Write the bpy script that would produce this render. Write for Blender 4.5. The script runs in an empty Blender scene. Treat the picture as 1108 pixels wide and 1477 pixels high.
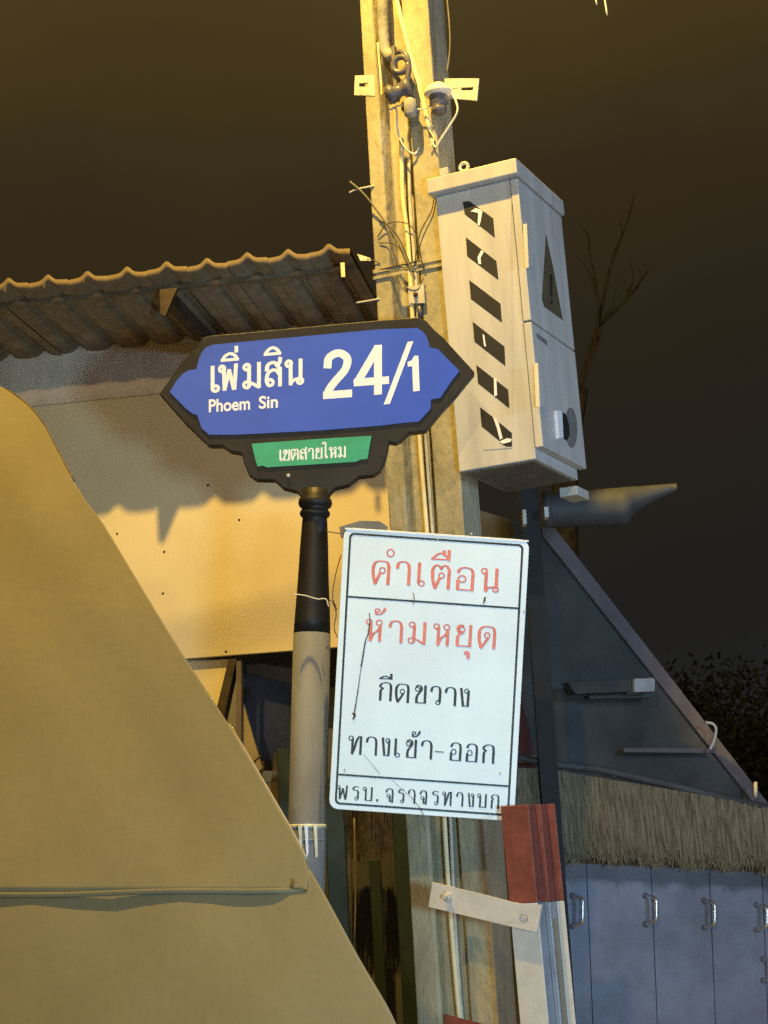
import bpy, math, random
from mathutils import Vector as V, Matrix
random.seed(7)
S = bpy.context.scene
COL = S.collection
# ------------------------------------------------------------------ camera
FPX, CX, CY = 2600.0, 554.0, 738.5
PITCH, ROLL = math.radians(11.05), math.radians(3.2)
CAM = V((0, 0, 1.6))
F = V((0, math.cos(PITCH), math.sin(PITCH)))
U0 = V((0, -math.sin(PITCH), math.cos(PITCH))); R0 = V((1, 0, 0))
R = R0*math.cos(ROLL) - U0*math.sin(ROLL)
U = R0*math.sin(ROLL) + U0*math.cos(ROLL)
cd = bpy.data.cameras.new('camera'); cam = bpy.data.objects.new('camera', cd); COL.objects.link(cam)
cam.matrix_world = Matrix((( R.x, U.x, -F.x, CAM.x), (R.y, U.y, -F.y, CAM.y), (R.z, U.z, -F.z, CAM.z), (0, 0, 0, 1)))
cd.sensor_fit = 'VERTICAL'; cd.sensor_height = 24; cd.lens = 24*FPX/1477; cd.clip_end = 500; cd.clip_start = .05
S.camera = cam
# ------------------------------------------------------------------ exposure
S.view_settings.view_transform = 'Standard'; S.view_settings.look = 'None'
S.view_settings.exposure = 0; S.view_settings.gamma = 1; S.view_settings.use_curve_mapping = False
S.cycles.use_denoising = False; S.cycles.use_adaptive_sampling = False
# ------------------------------------------------------------------ night sky (city glow)
W = bpy.data.worlds.new('World'); S.world = W; W.use_nodes = True
nt = W.node_tree; nt.nodes.clear()
o_ = nt.nodes.new('ShaderNodeOutputWorld'); bg = nt.nodes.new('ShaderNodeBackground'); nt.links.new(bg.outputs[0], o_.inputs[0])
tc = nt.nodes.new('ShaderNodeTexCoord'); dot = nt.nodes.new('ShaderNodeVectorMath'); dot.operation = 'DOT_PRODUCT'
dot.inputs[1].default_value = (-.10, 0, 1)
nt.links.new(tc.outputs['Generated'], dot.inputs[0])
nz = nt.nodes.new('ShaderNodeTexNoise'); nz.inputs['Scale'].default_value = 5; nz.inputs['Detail'].default_value = 6
nt.links.new(tc.outputs['Generated'], nz.inputs['Vector'])
ma = nt.nodes.new('ShaderNodeMath'); ma.operation = 'MULTIPLY_ADD'; ma.inputs[1].default_value = .12
nt.links.new(nz.outputs['Fac'], ma.inputs[0]); nt.links.new(dot.outputs['Value'], ma.inputs[2])
rp = nt.nodes.new('ShaderNodeValToRGB'); nt.links.new(ma.outputs[0], rp.inputs[0])
rp.color_ramp.elements[0].position = .04; rp.color_ramp.elements[0].color = (.0135, .015, .0165, 1)
rp.color_ramp.elements[1].position = 1; rp.color_ramp.elements[1].color = (.12, .08, .02, 1)
for p, c in ((.20, (.0145, .0135, .012)), (.32, (.0225, .017, .0098)), (.43, (.036, .0245, .010)), (.52, (.064, .042, .0125)), (.60, (.095, .063, .015))):
    e = rp.color_ramp.elements.new(p); e.color = c+(1,)
nt.links.new(rp.outputs[0], bg.inputs[0]); bg.inputs[1].default_value = 1.0
# ------------------------------------------------------------------ lamps of the street and an added fill lamp
def lamp(name, typ, loc, col, power, size, aim=None, spot=None):
    l = bpy.data.lights.new(name, typ); l.color = col; l.energy = power; l.shadow_soft_size = size
    if spot: l.spot_size = math.radians(spot[0]); l.spot_blend = spot[1]
    o = bpy.data.objects.new(name, l); COL.objects.link(o); o.location = loc
    if aim is not None: o.rotation_euler = (V(aim)-V(loc)).to_track_quat('-Z', 'Y').to_euler()
    return o
lamp('sodium_street_lamp', 'POINT', (-.38, 4.25, 6.4), (1, .63, .12), 1450, .05)
lamp('warm_fill_lamp', 'POINT', (-3.5, -13, 8), (1, .68, .28), 2900, .2)  # added fill lamp behind the camera, warms and lifts the shaded fronts
lamp('vehicle_headlamp', 'SPOT', (.75, .05, 1.5), (.46, .78, 1), 500, .12, aim=(.05, 5.4, 2.1), spot=(56, .85))
lamp('shop_tube_lamp', 'POINT', (3.6, 2.6, 2.9), (.46, .66, 1), 270, .3)

# ------------------------------------------------------------------ helpers
def ray(px, py): return F*FPX + R*(px-CX) + U*(CY-py)
def atY(px, py, Y):
    v = ray(px, py); return CAM + v*((Y-CAM.y)/v.y)
def onP(px, py, p0, n, off=0.0):
    v = ray(px, py); return CAM + v*((p0+n*off-CAM).dot(n)/v.dot(n))
def proj(p):
    d = p-CAM; z = d.dot(F); return (CX+FPX*d.dot(R)/z, CY-FPX*d.dot(U)/z)

MATS = {}
def mat(name, c, rough=.6, metal=0.0, var=.12, sc=8, bump=.0, c2=None, bsc=60, spec=.4, stretch=(1, 1, 1), alpha=None, emit=None):
    if name in MATS: return MATS[name]
    m = bpy.data.materials.new(name); m.use_nodes = True; t = m.node_tree; b = t.nodes['Principled BSDF']
    b.inputs['Roughness'].default_value = rough; b.inputs['Metallic'].default_value = metal
    b.inputs['Specular IOR Level'].default_value = spec
    co = t.nodes.new('ShaderNodeTexCoord'); mp = t.nodes.new('ShaderNodeMapping'); mp.inputs['Scale'].default_value = stretch
    t.links.new(co.outputs['Object'], mp.inputs[0])
    n = t.nodes.new('ShaderNodeTexNoise'); n.inputs['Scale'].default_value = sc; n.inputs['Detail'].default_value = 7; n.inputs['Roughness'].default_value = .62
    t.links.new(mp.outputs[0], n.inputs['Vector'])
    r = t.nodes.new('ShaderNodeValToRGB'); t.links.new(n.outputs['Fac'], r.inputs[0])
    lo = c2 if c2 else tuple(x*(1-var*2) for x in c)
    hi = tuple(min(1, x*(1+var*.6)) for x in c)
    r.color_ramp.elements[0].position = .33; r.color_ramp.elements[0].color = lo+(1,)
    r.color_ramp.elements[1].position = .62; r.color_ramp.elements[1].color = hi+(1,)
    t.links.new(r.outputs[0], b.inputs['Base Color'])
    if bump:
        n2 = t.nodes.new('ShaderNodeTexNoise'); n2.inputs['Scale'].default_value = bsc; n2.inputs['Detail'].default_value = 5
        t.links.new(mp.outputs[0], n2.inputs['Vector'])
        bm = t.nodes.new('ShaderNodeBump'); bm.inputs['Strength'].default_value = bump; bm.inputs['Distance'].default_value = .01
        t.links.new(n2.outputs['Fac'], bm.inputs['Height']); t.links.new(bm.outputs[0], b.inputs['Normal'])
    MATS[name] = m; return m

M_conc = mat('concrete', (.39, .35, .23), .88, var=.15, sc=10, bump=.6, bsc=55, stretch=(1, 1, .4))
M_conc2 = mat('grey_concrete', (.30, .30, .29), .85, var=.2, sc=12, bump=.3)
M_box = mat('cabinet_paint', (.52, .505, .47), .5, var=.09, sc=9, bump=.06, bsc=40, stretch=(1.6, 1.6, .22))
M_boxdark = mat('cabinet_dark', (.02, .02, .02), .6)
M_sticker = mat('sticker_white', (.55, .55, .52), .5, var=.05)
M_black = mat('sign_black_iron', (.018, .016, .014), .5, bump=.15, var=.2, spec=.3)
M_blue = mat('sign_blue', (.028, .095, .56), .38, var=.05, sc=6, spec=.3)
M_green = mat('sign_green', (.02, .36, .20), .4, var=.08, sc=14)
M_white = mat('sign_white', (.82, .84, .85), .4, var=.02, sc=3)
M_white2 = mat('plate_white', (.74, .88, .98), .42, var=.045, sc=3.5, bump=.05, bsc=6)
M_letter = mat('letter_white', (.85, .86, .88), .45, var=.02)
M_red = mat('letter_red', (.78, .11, .07), .5, var=.15, sc=40)
M_pink = mat('letter_pink', (.80, .24, .17), .5, var=.1, sc=40)
M_ink = mat('letter_black', (.02, .03, .035), .5, var=.2)
M_pipe = mat('post_grey', (.20, .205, .21), .6, var=.15, sc=7, bump=.1, stretch=(1, 1, .4))
M_board = mat('hoarding_cream', (.62, .54, .35), .6, var=.04, sc=2.5, bump=.03, bsc=12)
M_wallg = mat('wall_greycream', (.70, .60, .46), .8, var=.1, bump=.1)
M_tile = mat('roof_fibre_cement', (.18, .14, .09), .85, var=.18, sc=8, bump=.15)
M_wood = mat('dark_wood', (.055, .04, .028), .8, var=.3, sc=12, bump=.3)
M_canvas = mat('tan_canvas', (.172, .149, .084), .8, var=.05, sc=2.2, bump=.22, bsc=24)
M_canvas2 = mat('tan_canvas_edge', (.30, .25, .16), .8, var=.08, sc=5, bump=.1, bsc=200)
M_cable = mat('cable_cream', (.85, .72, .42), .5, var=.06)
M_cabled = mat('cable_grey', (.16, .15, .13), .6, var=.15)
M_wireW = mat('wire_white', (.75, .7, .6), .5, var=.08)
M_wireD = mat('wire_dark', (.07, .055, .04), .6, var=.2)
M_iron = mat('bracket_galvanised', (.55, .52, .45), .5, .0, var=.12, sc=20)
M_insul = mat('insulator_grey', (.13, .12, .13), .35, var=.15)
M_redp = mat('post_red', (.21, .058, .042), .5, var=.14, sc=18, bump=.1)
M_whitep = mat('post_white', (.60, .58, .54), .5, var=.06, sc=16, bump=.08)
M_steelb = mat('post_steel', (.30, .33, .38), .45, .2, var=.12, sc=9, bump=.08)
M_straw = mat('straw', (.19, .155, .10), .9, var=.35, sc=14, c2=(.07, .052, .03), stretch=(9, 9, .35))
M_bluedoor = mat('blue_laminate', (.21, .235, .31), .32, var=.18, sc=3.2, bump=.06, bsc=8, spec=.6)
M_chrome = mat('chrome', (.75, .77, .8), .38, 1.0, var=.02)
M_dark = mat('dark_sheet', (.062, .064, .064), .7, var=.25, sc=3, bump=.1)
M_tube = mat('awning_tube', (.062, .066, .070), .6, var=.12)
M_lav = mat('painted_angle', (.13, .11, .12), .6, var=.15)
M_teal = mat('teal_post', (.007, .022, .021), .6, var=.25, sc=10)
M_bluewall = mat('blue_grey_wall', (.10, .12, .15), .8, var=.15, sc=6, bump=.1)
M_tape = mat('tape', (.75, .72, .5), .5, var=.15, sc=40)
M_leaf = mat('leaf', (.026, .03, .018), .7, var=.4, sc=3)
M_bark = mat('bark', (.12, .105, .08), .9, var=.3, sc=9, bump=.4)
M_asph = mat('street_pale_for_bounce', (.30, .28, .25), .9, var=.2, sc=20, bump=.3)  # unseen street surface, made pale to bounce light up under the eave
M_tri = mat('sticker_olive', (.12, .095, .055), .5, var=.15, sc=30)
M_circ = mat('sticker_grey', (.20, .20, .19), .5, var=.1, sc=30)
M_stain = mat('rust_stain', (.10, .07, .05), .8, var=.4, sc=60)

def mesh(name, verts, faces, m, parent=None, smooth=False, loc=None):
    me = bpy.data.meshes.new(name)
    base = parent.matrix_basis.translation if parent is not None else (V(loc) if loc is not None else V((0, 0, 0)))
    # sub-parts: parent mesh objects share the root's origin
    if parent is not None and parent.parent is not None: base = parent.parent.location + parent.location
    me.from_pydata([tuple(V(v)-base) for v in verts], [], faces); me.update()
    me.materials.append(m)
    if smooth:
        for p in me.polygons: p.use_smooth = True
    o = bpy.data.objects.new(name, me); COL.objects.link(o)
    if parent is not None: o.parent = parent
    else: o.location = base
    return o
def tag(o, label, cat=None, group=None, kind=None):
    if label: o['label'] = label
    if cat: o['category'] = cat
    if group: o['group'] = group
    if kind: o['kind'] = kind
    return o
def thing(name, loc, label, cat, group=None):
    o = bpy.data.objects.new(name, None); o.empty_display_size = .1; COL.objects.link(o); o.location = loc
    return tag(o, label, cat, group)

class B:
    """mesh builder"""
    def __init__(s): s.v = []; s.f = []
    def add(s, vs, fs):
        k = len(s.v); s.v += [V(x) for x in vs]; s.f += [tuple(i+k for i in f) for f in fs]; return s
    def box(s, o, a, b, c):
        """corner o and three edge vectors"""
        o, a, b, c = V(o), V(a), V(b), V(c)
        if a.cross(b).dot(c) < 0: a, b = b, a
        return s.add([o, o+a, o+a+b, o+b, o+c, o+a+c, o+a+b+c, o+b+c],
                     [(3, 2, 1, 0), (4, 5, 6, 7), (0, 1, 5, 4), (1, 2, 6, 5), (2, 3, 7, 6), (3, 0, 4, 7)])
    def slab(s, pts, back):
        """polygon pts extruded by vector back, with side walls"""
        n = len(pts); pts = [V(p) for p in pts]; back = V(back)
        s.add(pts + [p+back for p in pts], [tuple(range(n)), tuple(range(2*n-1, n-1, -1))] + [(i, i+n, (i+1) % n+n, (i+1) % n) for i in range(n)])
        return s
    def tube(s, pts, r, n=8, r2=None, caps=True, flat=1.0):
        pts = [V(p) for p in pts]; rings = []; up = V((0, 0, 1)); prev = None
        for i, p in enumerate(pts):
            t = (pts[min(i+1, len(pts)-1)] - pts[max(i-1, 0)]).normalized()
            if prev is None:
                a = t.cross(up)
                if a.length < .1: a = t.cross(V((0, 1, 0)))
            else: a = prev - t*prev.dot(t)
            a.normalize(); prev = a; b = t.cross(a)
            rr = r if r2 is None else r + (r2-r)*i/(len(pts)-1)
            rings.append([p + a*math.cos(2*math.pi*k/n)*rr + b*math.sin(2*math.pi*k/n)*rr*flat for k in range(n)])
        vs = [q for g in rings for q in g]; fs = []
        for i in range(len(pts)-1):
            for k in range(n): fs.append((i*n+k, i*n+(k+1) % n, (i+1)*n+(k+1) % n, (i+1)*n+k))
        if caps: fs += [tuple(range(n-1, -1, -1)), tuple((len(pts)-1)*n+k for k in range(n))]
        return s.add(vs, fs)
    def lathe(s, p0, axis, prof, n=24):
        """profile (h, r) along axis from p0"""
        ax = V(axis).normalized(); a = ax.cross(V((0, 1, 0)))
        if a.length < .1: a = ax.cross(V((1, 0, 0)))
        a.normalize(); b = ax.cross(a); vs = []; fs = []
        for h, r in prof:
            for k in range(n): vs.append(V(p0)+ax*h + (a*math.cos(2*math.pi*k/n)+b*math.sin(2*math.pi*k/n))*r)
        for i in range(len(prof)-1):
            for k in range(n): fs.append((i*n+k, i*n+(k+1) % n, (i+1)*n+(k+1) % n, (i+1)*n+k))
        fs += [tuple(range(n-1, -1, -1)), tuple((len(prof)-1)*n+k for k in range(n))]
        return s.add(vs, fs)
    def mk(s, name, m, parent=None, smooth=False, loc=None): 
        o = mesh(name, s.v, s.f, m, parent, smooth, loc)
        if smooth:
            try: o.data.shade_auto_smooth if False else None
            except Exception: pass
        return o
def cr(pts, k=6):
    """Catmull-Rom"""
    pts = [V(p) for p in pts]; P = [pts[0]*2-pts[1]] + pts + [pts[-1]*2-pts[-2]]; out = []
    for i in range(1, len(P)-2):
        for j in range(k):
            t = j/k; a, b, c, d = P[i-1], P[i], P[i+1], P[i+2]
            out.append(.5*((2*b)+(c-a)*t+(2*a-5*b+4*c-d)*t*t+(3*b-a-3*c+d)*t**3))
    return out+[pts[-1]]
def bevel(o, w=.003, seg=2, ang=40):
    m = o.modifiers.new('bevel', 'BEVEL'); m.width = w; m.segments = seg; m.limit_method = 'ANGLE'; m.angle_limit = math.radians(ang); return o

# ------------------------------------------------------------------ Thai stroke letters (x, y in units of letter height)
def L_(*p): return ('L', p)
def S_(*p): return ('S', p)
def C_(x, y, r): return ('C', (x, y, r))
ARCH = S_((.03, .70), (.09, .93), (.30, 1.0), (.48, .92), (.54, .72))
G = {
 'ค': (.72, [S_((.12, 0), (.03, .35), (.02, .75), (.14, .96), (.38, 1), (.62, .95), (.69, .74)), L_((.69, .74), (.67, 0)), L_((.12, 0), (.31, .46)), C_(.41, .60, .12)]),
 'ด': (.72, [S_((.12, 0), (.03, .35), (.02, .75), (.14, .96), (.38, 1), (.62, .95), (.69, .74)), L_((.69, .74), (.68, 0)), L_((.12, 0), (.42, .48)), C_(.36, .60, .12)]),
 'ต': (.74, [S_((.14, 0), (.04, .35), (.02, .8), (.15, 1), (.30, .96), (.37, .86)), S_((.37, .86), (.45, .97), (.60, 1), (.72, .82)), L_((.72, .82), (.71, 0)), L_((.14, 0), (.33, .46)), C_(.40, .57, .115)]),
 'า': (.56, [ARCH, L_((.54, .72), (.54, 0))]),
 'เ': (.28, [L_((.08, 1), (.08, .12)), C_(.18, .11, .11)]),
 'อ': (.62, [S_((.04, .78), (.13, .95), (.34, 1), (.54, .93), (.60, .74)), L_((.60, .74), (.59, .02)), L_((.60, .03), (.03, .03)), L_((.05, .03), (.05, .44)), C_(.20, .50, .14)]),
 'น': (.72, [C_(.12, .87, .115), L_((.20, .85), (.20, 0)), S_((.20, 0), (.30, .14), (.50, .20)), L_((.62, 1), (.62, .14)), C_(.60, .10, .11)]),
 'ห': (.68, [C_(.12, .87, .115), L_((.20, .85), (.20, 0)), S_((.20, 0), (.30, .30), (.48, .48), (.58, .66)), L_((.58, .72), (.58, 0)), C_(.53, .86, .12)]),
 'ม': (.70, [C_(.13, .87, .115), L_((.22, .85), (.22, .10)), C_(.13, .13, .125), S_((.22, .22), (.40, .14), (.60, 0)), L_((.62, 1), (.62, 0))]),
 'ย': (.62, [S_((.30, .62), (.13, .62), (.04, .80), (.12, .98), (.28, .97)), C_(.22, .80, .115), S_((.20, .62), (.06, .48), (.04, .25), (.05, .02)), L_((.02, .03), (.58, .03)), L_((.58, 1), (.58, .02))]),
 'ก': (.60, [L_((.08, 0), (.08, .52)), S_((.08, .50), (.12, .62), (.19, .68), (.06, .76), (.12, .93), (.32, 1), (.52, .94), (.57, .74)), L_((.57, .74), (.57, 0))]),
 'ข': (.58, [C_(.14, .78, .115), S_((.06, .88), (.18, 1), (.33, .92), (.34, .74), (.22, .55), (.12, .36), (.11, .02)), L_((.09, .03), (.55, .03)), L_((.55, 1), (.55, .02))]),
 'ว': (.54, [S_((.03, .70), (.09, .93), (.28, 1), (.46, .92), (.51, .72)), L_((.51, .72), (.50, .12)), C_(.41, .11, .11)]),
 'ง': (.46, [L_((.04, 1), (.17, .02)), L_((.16, .03), (.40, .03)), L_((.41, .02), (.42, .86)), C_(.33, .86, .115)]),
 'ท': (.66, [C_(.12, .87, .115), L_((.20, .85), (.20, 0)), S_((.20, 0), (.30, .34), (.40, .75), (.50, .97), (.60, .98)), L_((.60, 1), (.60, 0))]),
 'ร': (.46, [S_((.04, .80), (.14, .95), (.26, .99), (.44, .95)), S_((.04, .80), (.16, .72), (.32, .72), (.42, .60)), L_((.42, .62), (.41, .12)), C_(.32, .11, .11)]),
 'บ': (.64, [C_(.12, .87, .115), L_((.20, .85), (.20, .02)), L_((.18, .03), (.60, .03)), L_((.60, 1), (.60, .02))]),
 'พ': (.80, [C_(.12, .87, .115), L_((.20, .85), (.23, 0)), L_((.23, 0), (.44, .78)), L_((.44, .78), (.64, 0)), L_((.74, 1), (.67, 0))]),
 'จ': (.56, [S_((.03, .72), (.12, .93), (.30, 1), (.48, .93), (.53, .72)), L_((.53, .72), (.52, 0)), L_((.50, .03), (.32, .06)), L_((.33, .06), (.33, .46)), C_(.22, .46, .12)]),
 'ส': (.70, [S_((.04, .66), (.08, .86), (.26, .96), (.46, .90), (.60, .66)), L_((.61, .70), (.61, 0)), S_((.60, .44), (.46, .62), (.26, .64), (.08, .50), (.04, .22), (.10, .06)), C_(.19, .14, .125), S_((.44, .84), (.58, .92), (.62, 1.12))]),
 'ไ': (.34, [L_((.16, 1.45), (.16, .12)), C_(.25, .11, .10), S_((-.12, 1.35), (-.06, 1.50), (.16, 1.46))]),
 'I': (1.0, [S_((.04, .06), (.22, .62), (.52, .9), (.80, .62), (.98, .06)), L_((0, .06), (1, .06))]),         # sara i
 'E': (1.0, [S_((.04, .06), (.26, .40), (.55, .58), (.96, .10)), L_((0, .06), (1, .10)), L_((.96, 1.05), (.96, .04))]),  # sara ii
 'Z': (1.0, [S_((.04, .06), (.30, .52), (.58, .70), (.96, .20)), L_((0, .06), (1, .10)), L_((.96, 1.05), (.96, .04)), L_((.68, 1.0), (.68, .55))]),  # sara uee
 'T': (1.0, [C_(.26, .62, .24), S_((.10, .30), (.22, .04), (.50, .06), (.80, .40), (1.0, .98))]),    # mai tho
 'J': (.5, [L_((.25, 1), (.25, 0))]),                                                  # mai ek
 'O': (1.0, [C_(.5, .5, .45)]),                                                       # nikhahit
 'W': (.6, [C_(.24, .72, .22), L_((.44, .75), (.44, 0))]),                              # sara u
 '2': (.60, [S_((.09, .68), (.12, .84), (.30, .925), (.47, .85), (.51, .72), (.44, .55), (.27, .37), (.13, .20), (.10, .09)), L_((.05, .075), (.55, .075))]),
 '4': (.72, [L_((.50, .04), (.50, .96)), L_((.04, .27), (.68, .27)), L_((.46, .90), (.07, .29))]),
 '-': (1.0, [L_((0, .5), (1, .5))]),
 '.': (.2, [L_((.1, 0), (.1, .14))]),
}
def stroke_poly(kind, d):
    if kind == 'C':
        x, y, r = d; return [V((x+r*math.cos(a*math.pi/8), y+r*math.sin(a*math.pi/8), 0)) for a in range(17)], True
    pts = [V((p[0], p[1], 0)) for p in d]
    return (cr(pts, 5) if kind == 'S' else [pts[0]+(pts[1]-pts[0])*t/3 for t in range(4)]), False
def glyph_ribbons(b, ch, x0, y0, w, h, sx, sy, place, thick, thin, zoff, grow=0.0):
    """x0,y0 base-left px; w,h px; sx = px y-slope per px to the right, sy = px x-shift per px up; widths in px"""
    gw, st = G[ch]; kx = w/gw
    for kind, d in st:
        pts, closed = stroke_poly(kind, d)
        pp = [V((p.x*kx, p.y*h, 0)) for p in pts]; n = len(pp); Ls, Rs = [], []
        for i in range(n):
            if closed: t = pp[(i+1) % (n-1)] - pp[(i-1) % (n-1)]
            else: t = pp[min(i+1, n-1)]-pp[max(i-1, 0)]
            if t.length < 1e-6: t = V((0, 1, 0))
            t.normalize(); nn = V((-t.y, t.x, 0))
            hw = (thin + (thick-thin)*(abs(t.y)**2 if kind != 'C' else 0))/2 + grow
            e = V((0, 0, 0))
            if not closed and i == 0: e = -t*thin*.35
            if not closed and i == n-1: e = t*thin*.35
            Ls.append(pp[i]+nn*hw+e); Rs.append(pp[i]-nn*hw+e)
        vs = [place(x0+q.x+q.y*sy, y0-q.y+(q.x)*sx, zoff[0]) for q in Ls+Rs]
        b.add(vs, [(i, i+n, i+1+n, i+1) for i in range(n-1)])
        zoff[0] += .000012

# ================================================================== SETTING
g = mesh('street_ground', [(-60, -20, 0), (60, -20, 0), (60, 120, 0), (-60, 120, 0)], [(0, 1, 2, 3)], M_asph); tag(g, None, kind='structure')

# ================================================================== CONCRETE POLE
YAW = math.radians(24)
a_ = V((math.cos(YAW), -math.sin(YAW), 0)); d_ = V((math.sin(YAW), math.cos(YAW), 0))
pf = atY(560, 738, 5.6); PX, PY = pf.x, pf.y
pole = thing('utility_pole', (PX+.12, PY+.03, 0), 'tall grooved concrete utility pole behind both street signs, with cables down its groove', 'utility pole')
def psec(z):
    k = max(0, min(1, z/4.6)); w = .266 - .022*k; l = .094 - .044*k; r0 = w - (.088 + .012*k); dep = .034 + .030*k; T = .16-.01*k
    base = V((PX, PY, z)) + a_*(.010*(k-.45)*-1*0)
    prof = [(0, 0), (l-.006, 0), (l+.004, dep), (r0-.004, dep), (r0+.006, 0), (w, 0), (w, T), (0, T)]
    return [base + a_*x + d_*y for x, y in prof]
b = B(); zs = [i*.25 for i in range(0, 27)]
for i, z in enumerate(zs):
    b.v += psec(z)
    if i:
        for k in range(8): b.f.append(((i-1)*8+k, (i-1)*8+(k+1) % 8, i*8+(k+1) % 8, i*8+k))
b.f.append(tuple(range((len(zs)-1)*8, len(zs)*8)))
bevel(b.mk('shaft', M_conc, pole), .006, 2)
def onPole(px, py, off=0.0): return onP(px, py, V((PX, PY, 0)), -d_, off)
# straps round the pole
for y, h in ((388, 3.0), (397, 2.6)):
    p = onPole(575, y); z = p.z; bb = B()
    o = V((PX, PY, z)) - a_*.005 - d_*.006
    w = .266-.022*min(1, z/4.6)+.010
    for s0, e1, e2 in ((o, a_*w, d_*.004), (o+a_*(w-.004), a_*.004, d_*.17), (o, a_*.004, d_*.17), (o+d_*.168, a_*w, d_*.004)):
        bb.box(s0, e1, e2, V((0, 0, .004*h)))
    bb.mk('strap', M_conc, pole)
# slotted cross bracket at top
brk = thing('slotted_bracket', onPole(575, 125), 'pale slotted flat bracket bar crossing the pole near the top', 'bracket')
bp = lambda x, y: onP(x, y, V((PX, PY, 0))-d_*.002, -d_)
def slotplate(q, slot, name):
    bb = B(); P = [bp(*c) for c in q]; Q = [bp(*c) for c in slot]; n = -d_
    bk = d_*.006
    vs = P+Q+[p+bk for p in P+Q]
    fs = [(0, 1, 5, 4), (1, 2, 6, 5), (2, 3, 7, 6), (3, 0, 4, 7)]
    fs += [tuple(i+8 for i in reversed(f)) for f in fs] + [(0, 8, 9, 1), (1, 9, 10, 2), (2, 10, 11, 3), (3, 11, 8, 0), (4, 5, 13, 12), (5, 6, 14, 13), (6, 7, 15, 14), (7, 4, 12, 15)]
    bb.add(vs, fs).mk(name, M_iron, brk)
slotplate([(512, 109), (540, 108), (541, 138), (511, 137)], [(518, 120), (531, 119), (531, 125), (518, 125)], 'slotted_end')
slotplate([(641, 113), (691, 113), (688, 145), (643, 141)], [(653, 127), (683, 125), (682, 130), (653, 131)], 'slotted_end')
B().box(bp(534, 136)+d_*.165, a_*.26, d_*.005, V((0, 0, .055))).mk('rear_bar', M_iron, brk)
# white capped insulator
ins = thing('cable_insulator', onPole(632, 150), 'grey insulator with a domed cream cap on the right of the pole', 'insulator')
ic = onPole(633, 152, .035)
B().lathe(ic, (0, 0, 1), [(-.03, .016), (-.024, .024), (-.010, .026), (-.004, .021), (.004, .029), (.03, .030), (.034, .024), (.05, .026)], 24).mk('insulator_body', M_insul, ins, True)
B().lathe(ic+V((0, 0, .040)), (0, 0, 1), [(-.006, .040), (.0, .045), (.010, .044), (.022, .036), (.032, .022), (.038, .004)], 24).mk('cap', M_wireW, ins, True)
B().tube([ic+V((0, 0, .0)), ic+V((0, .03, -.01)), onPole(633, 155, -.01)], .008).mk('pin', M_iron, ins)
# spool rack in groove
rk = thing('spool_rack', onPole(575, 105), 'dark grey iron spool rack clamped in the pole groove near the top', 'cable rack')
rc = onPole(578, 106, .06)
def ringpts(c, u, v, r, n=20): return [c+u*math.cos(2*math.pi*i/n)*r+v*math.sin(2*math.pi*i/n)*r for i in range(n+1)]
Z = V((0, 0, 1))
B().tube(cr([rc+a_*x+Z*z+d_*q for x, z, q in ((-.045, .055, .05), (-.01, .085, .02), (.022, .06, 0), (.030, .02, 0), (.018, -.03, 0), (-.02, -.045, 0))]), .0095).mk('hook', M_insul, rk, True)
B().tube(ringpts(rc+Z*.03+a_*.002, a_, Z, .027), .0105).mk('ring', M_insul, rk, True)
B().lathe(rc+Z*-.060+a_*-.012, (1, 0, .35), [(-.045, .012), (-.040, .030), (-.022, .033), (-.010, .020), (.014, .020), (.022, .032), (.038, .031), (.043, .010)], 20).mk('spool', M_insul, rk, True)
B().box(rc+Z*-.085+a_*-.03+d_*.004, a_*.012, d_*.02, Z*.19).mk('rack_plate', M_cabled, rk)
B().lathe(rc+Z*-.115+a_*.022+d_*.01, (0, 0, 1), [(-.035, .016), (-.03, .020), (.02, .020), (.028, .010)], 16).mk('collar', M_conc2, rk, True)

# ---- cables
def cable(name, pts, r, m, label, cat='cable', group=None, n=8, flat=1.0, smooth=True):
    P = cr(pts, 6); o = B().tube(P, r, n, flat=flat).mk(name, m, None, True, loc=pts[0]); tag(o, label, cat, group); return o
pp = onPole
cable('cable_bundle', [pp(548, -60, -.012), pp(552, 0, -.012), pp(553, 40, -.012), pp(556, 72, -.010), pp(566, 84, .0)], .0200, M_conc2, 'thick pale grey cable bundle in the pole groove at the very top', 'cable')
cable('flat_conduit', [pp(560, -60, .012), pp(572, 0, .012), pp(592, 80, .012), pp(609, 140, .012), pp(620, 188, .008)], .0085, M_cable, 'broad cream conduit slanting across the top of the pole', 'conduit')
cable('groove_cable', [pp(545, 62, .004), pp(549, 110, .004), pp(551, 140, .002)], .0035, M_cable, 'thin cream cable hugging the left edge of the groove at the top', 'cable')
cable('white_wire', [pp(562, 158, .03), pp(572, 158, .035), pp(574, 190, .03), pp(584, 213, .025), pp(598, 222, .012), pp(604, 212, 0)], .0032, M_wireW, 'looped cream wire hanging under the spool rack', 'wire')
cable('tie_wire', [pp(562, 158, .03), pp(580, 152, .035), pp(608, 158, .03), pp(625, 150, .04)], .0028, M_wireW, 'cream wire tying the spool rack to the capped insulator', 'wire')
cable('white_wire', [pp(656, 140, .02), pp(660, 160, .03), pp(648, 182, .025), pp(636, 200, .018), pp(628, 212, .012), pp(622, 200, .012)], .0033, M_wireW, 'cream wire drooping below the slotted bracket right end', 'wire')
cable('white_wire', [pp(620, 188, .012), pp(626, 200, .012), pp(620, 212, .012)], .003, M_cable, 'short cream wire tail at the lower end of the broad conduit', 'wire')
cable('side_cable', [pp(640, -50, -.03), pp(648, 30, -.02), pp(649, 70, -.02), pp(645, 105, -.01)], .0028, M_cabled, 'thin slack cable just right of the pole at the top of the picture', 'cable')
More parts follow.
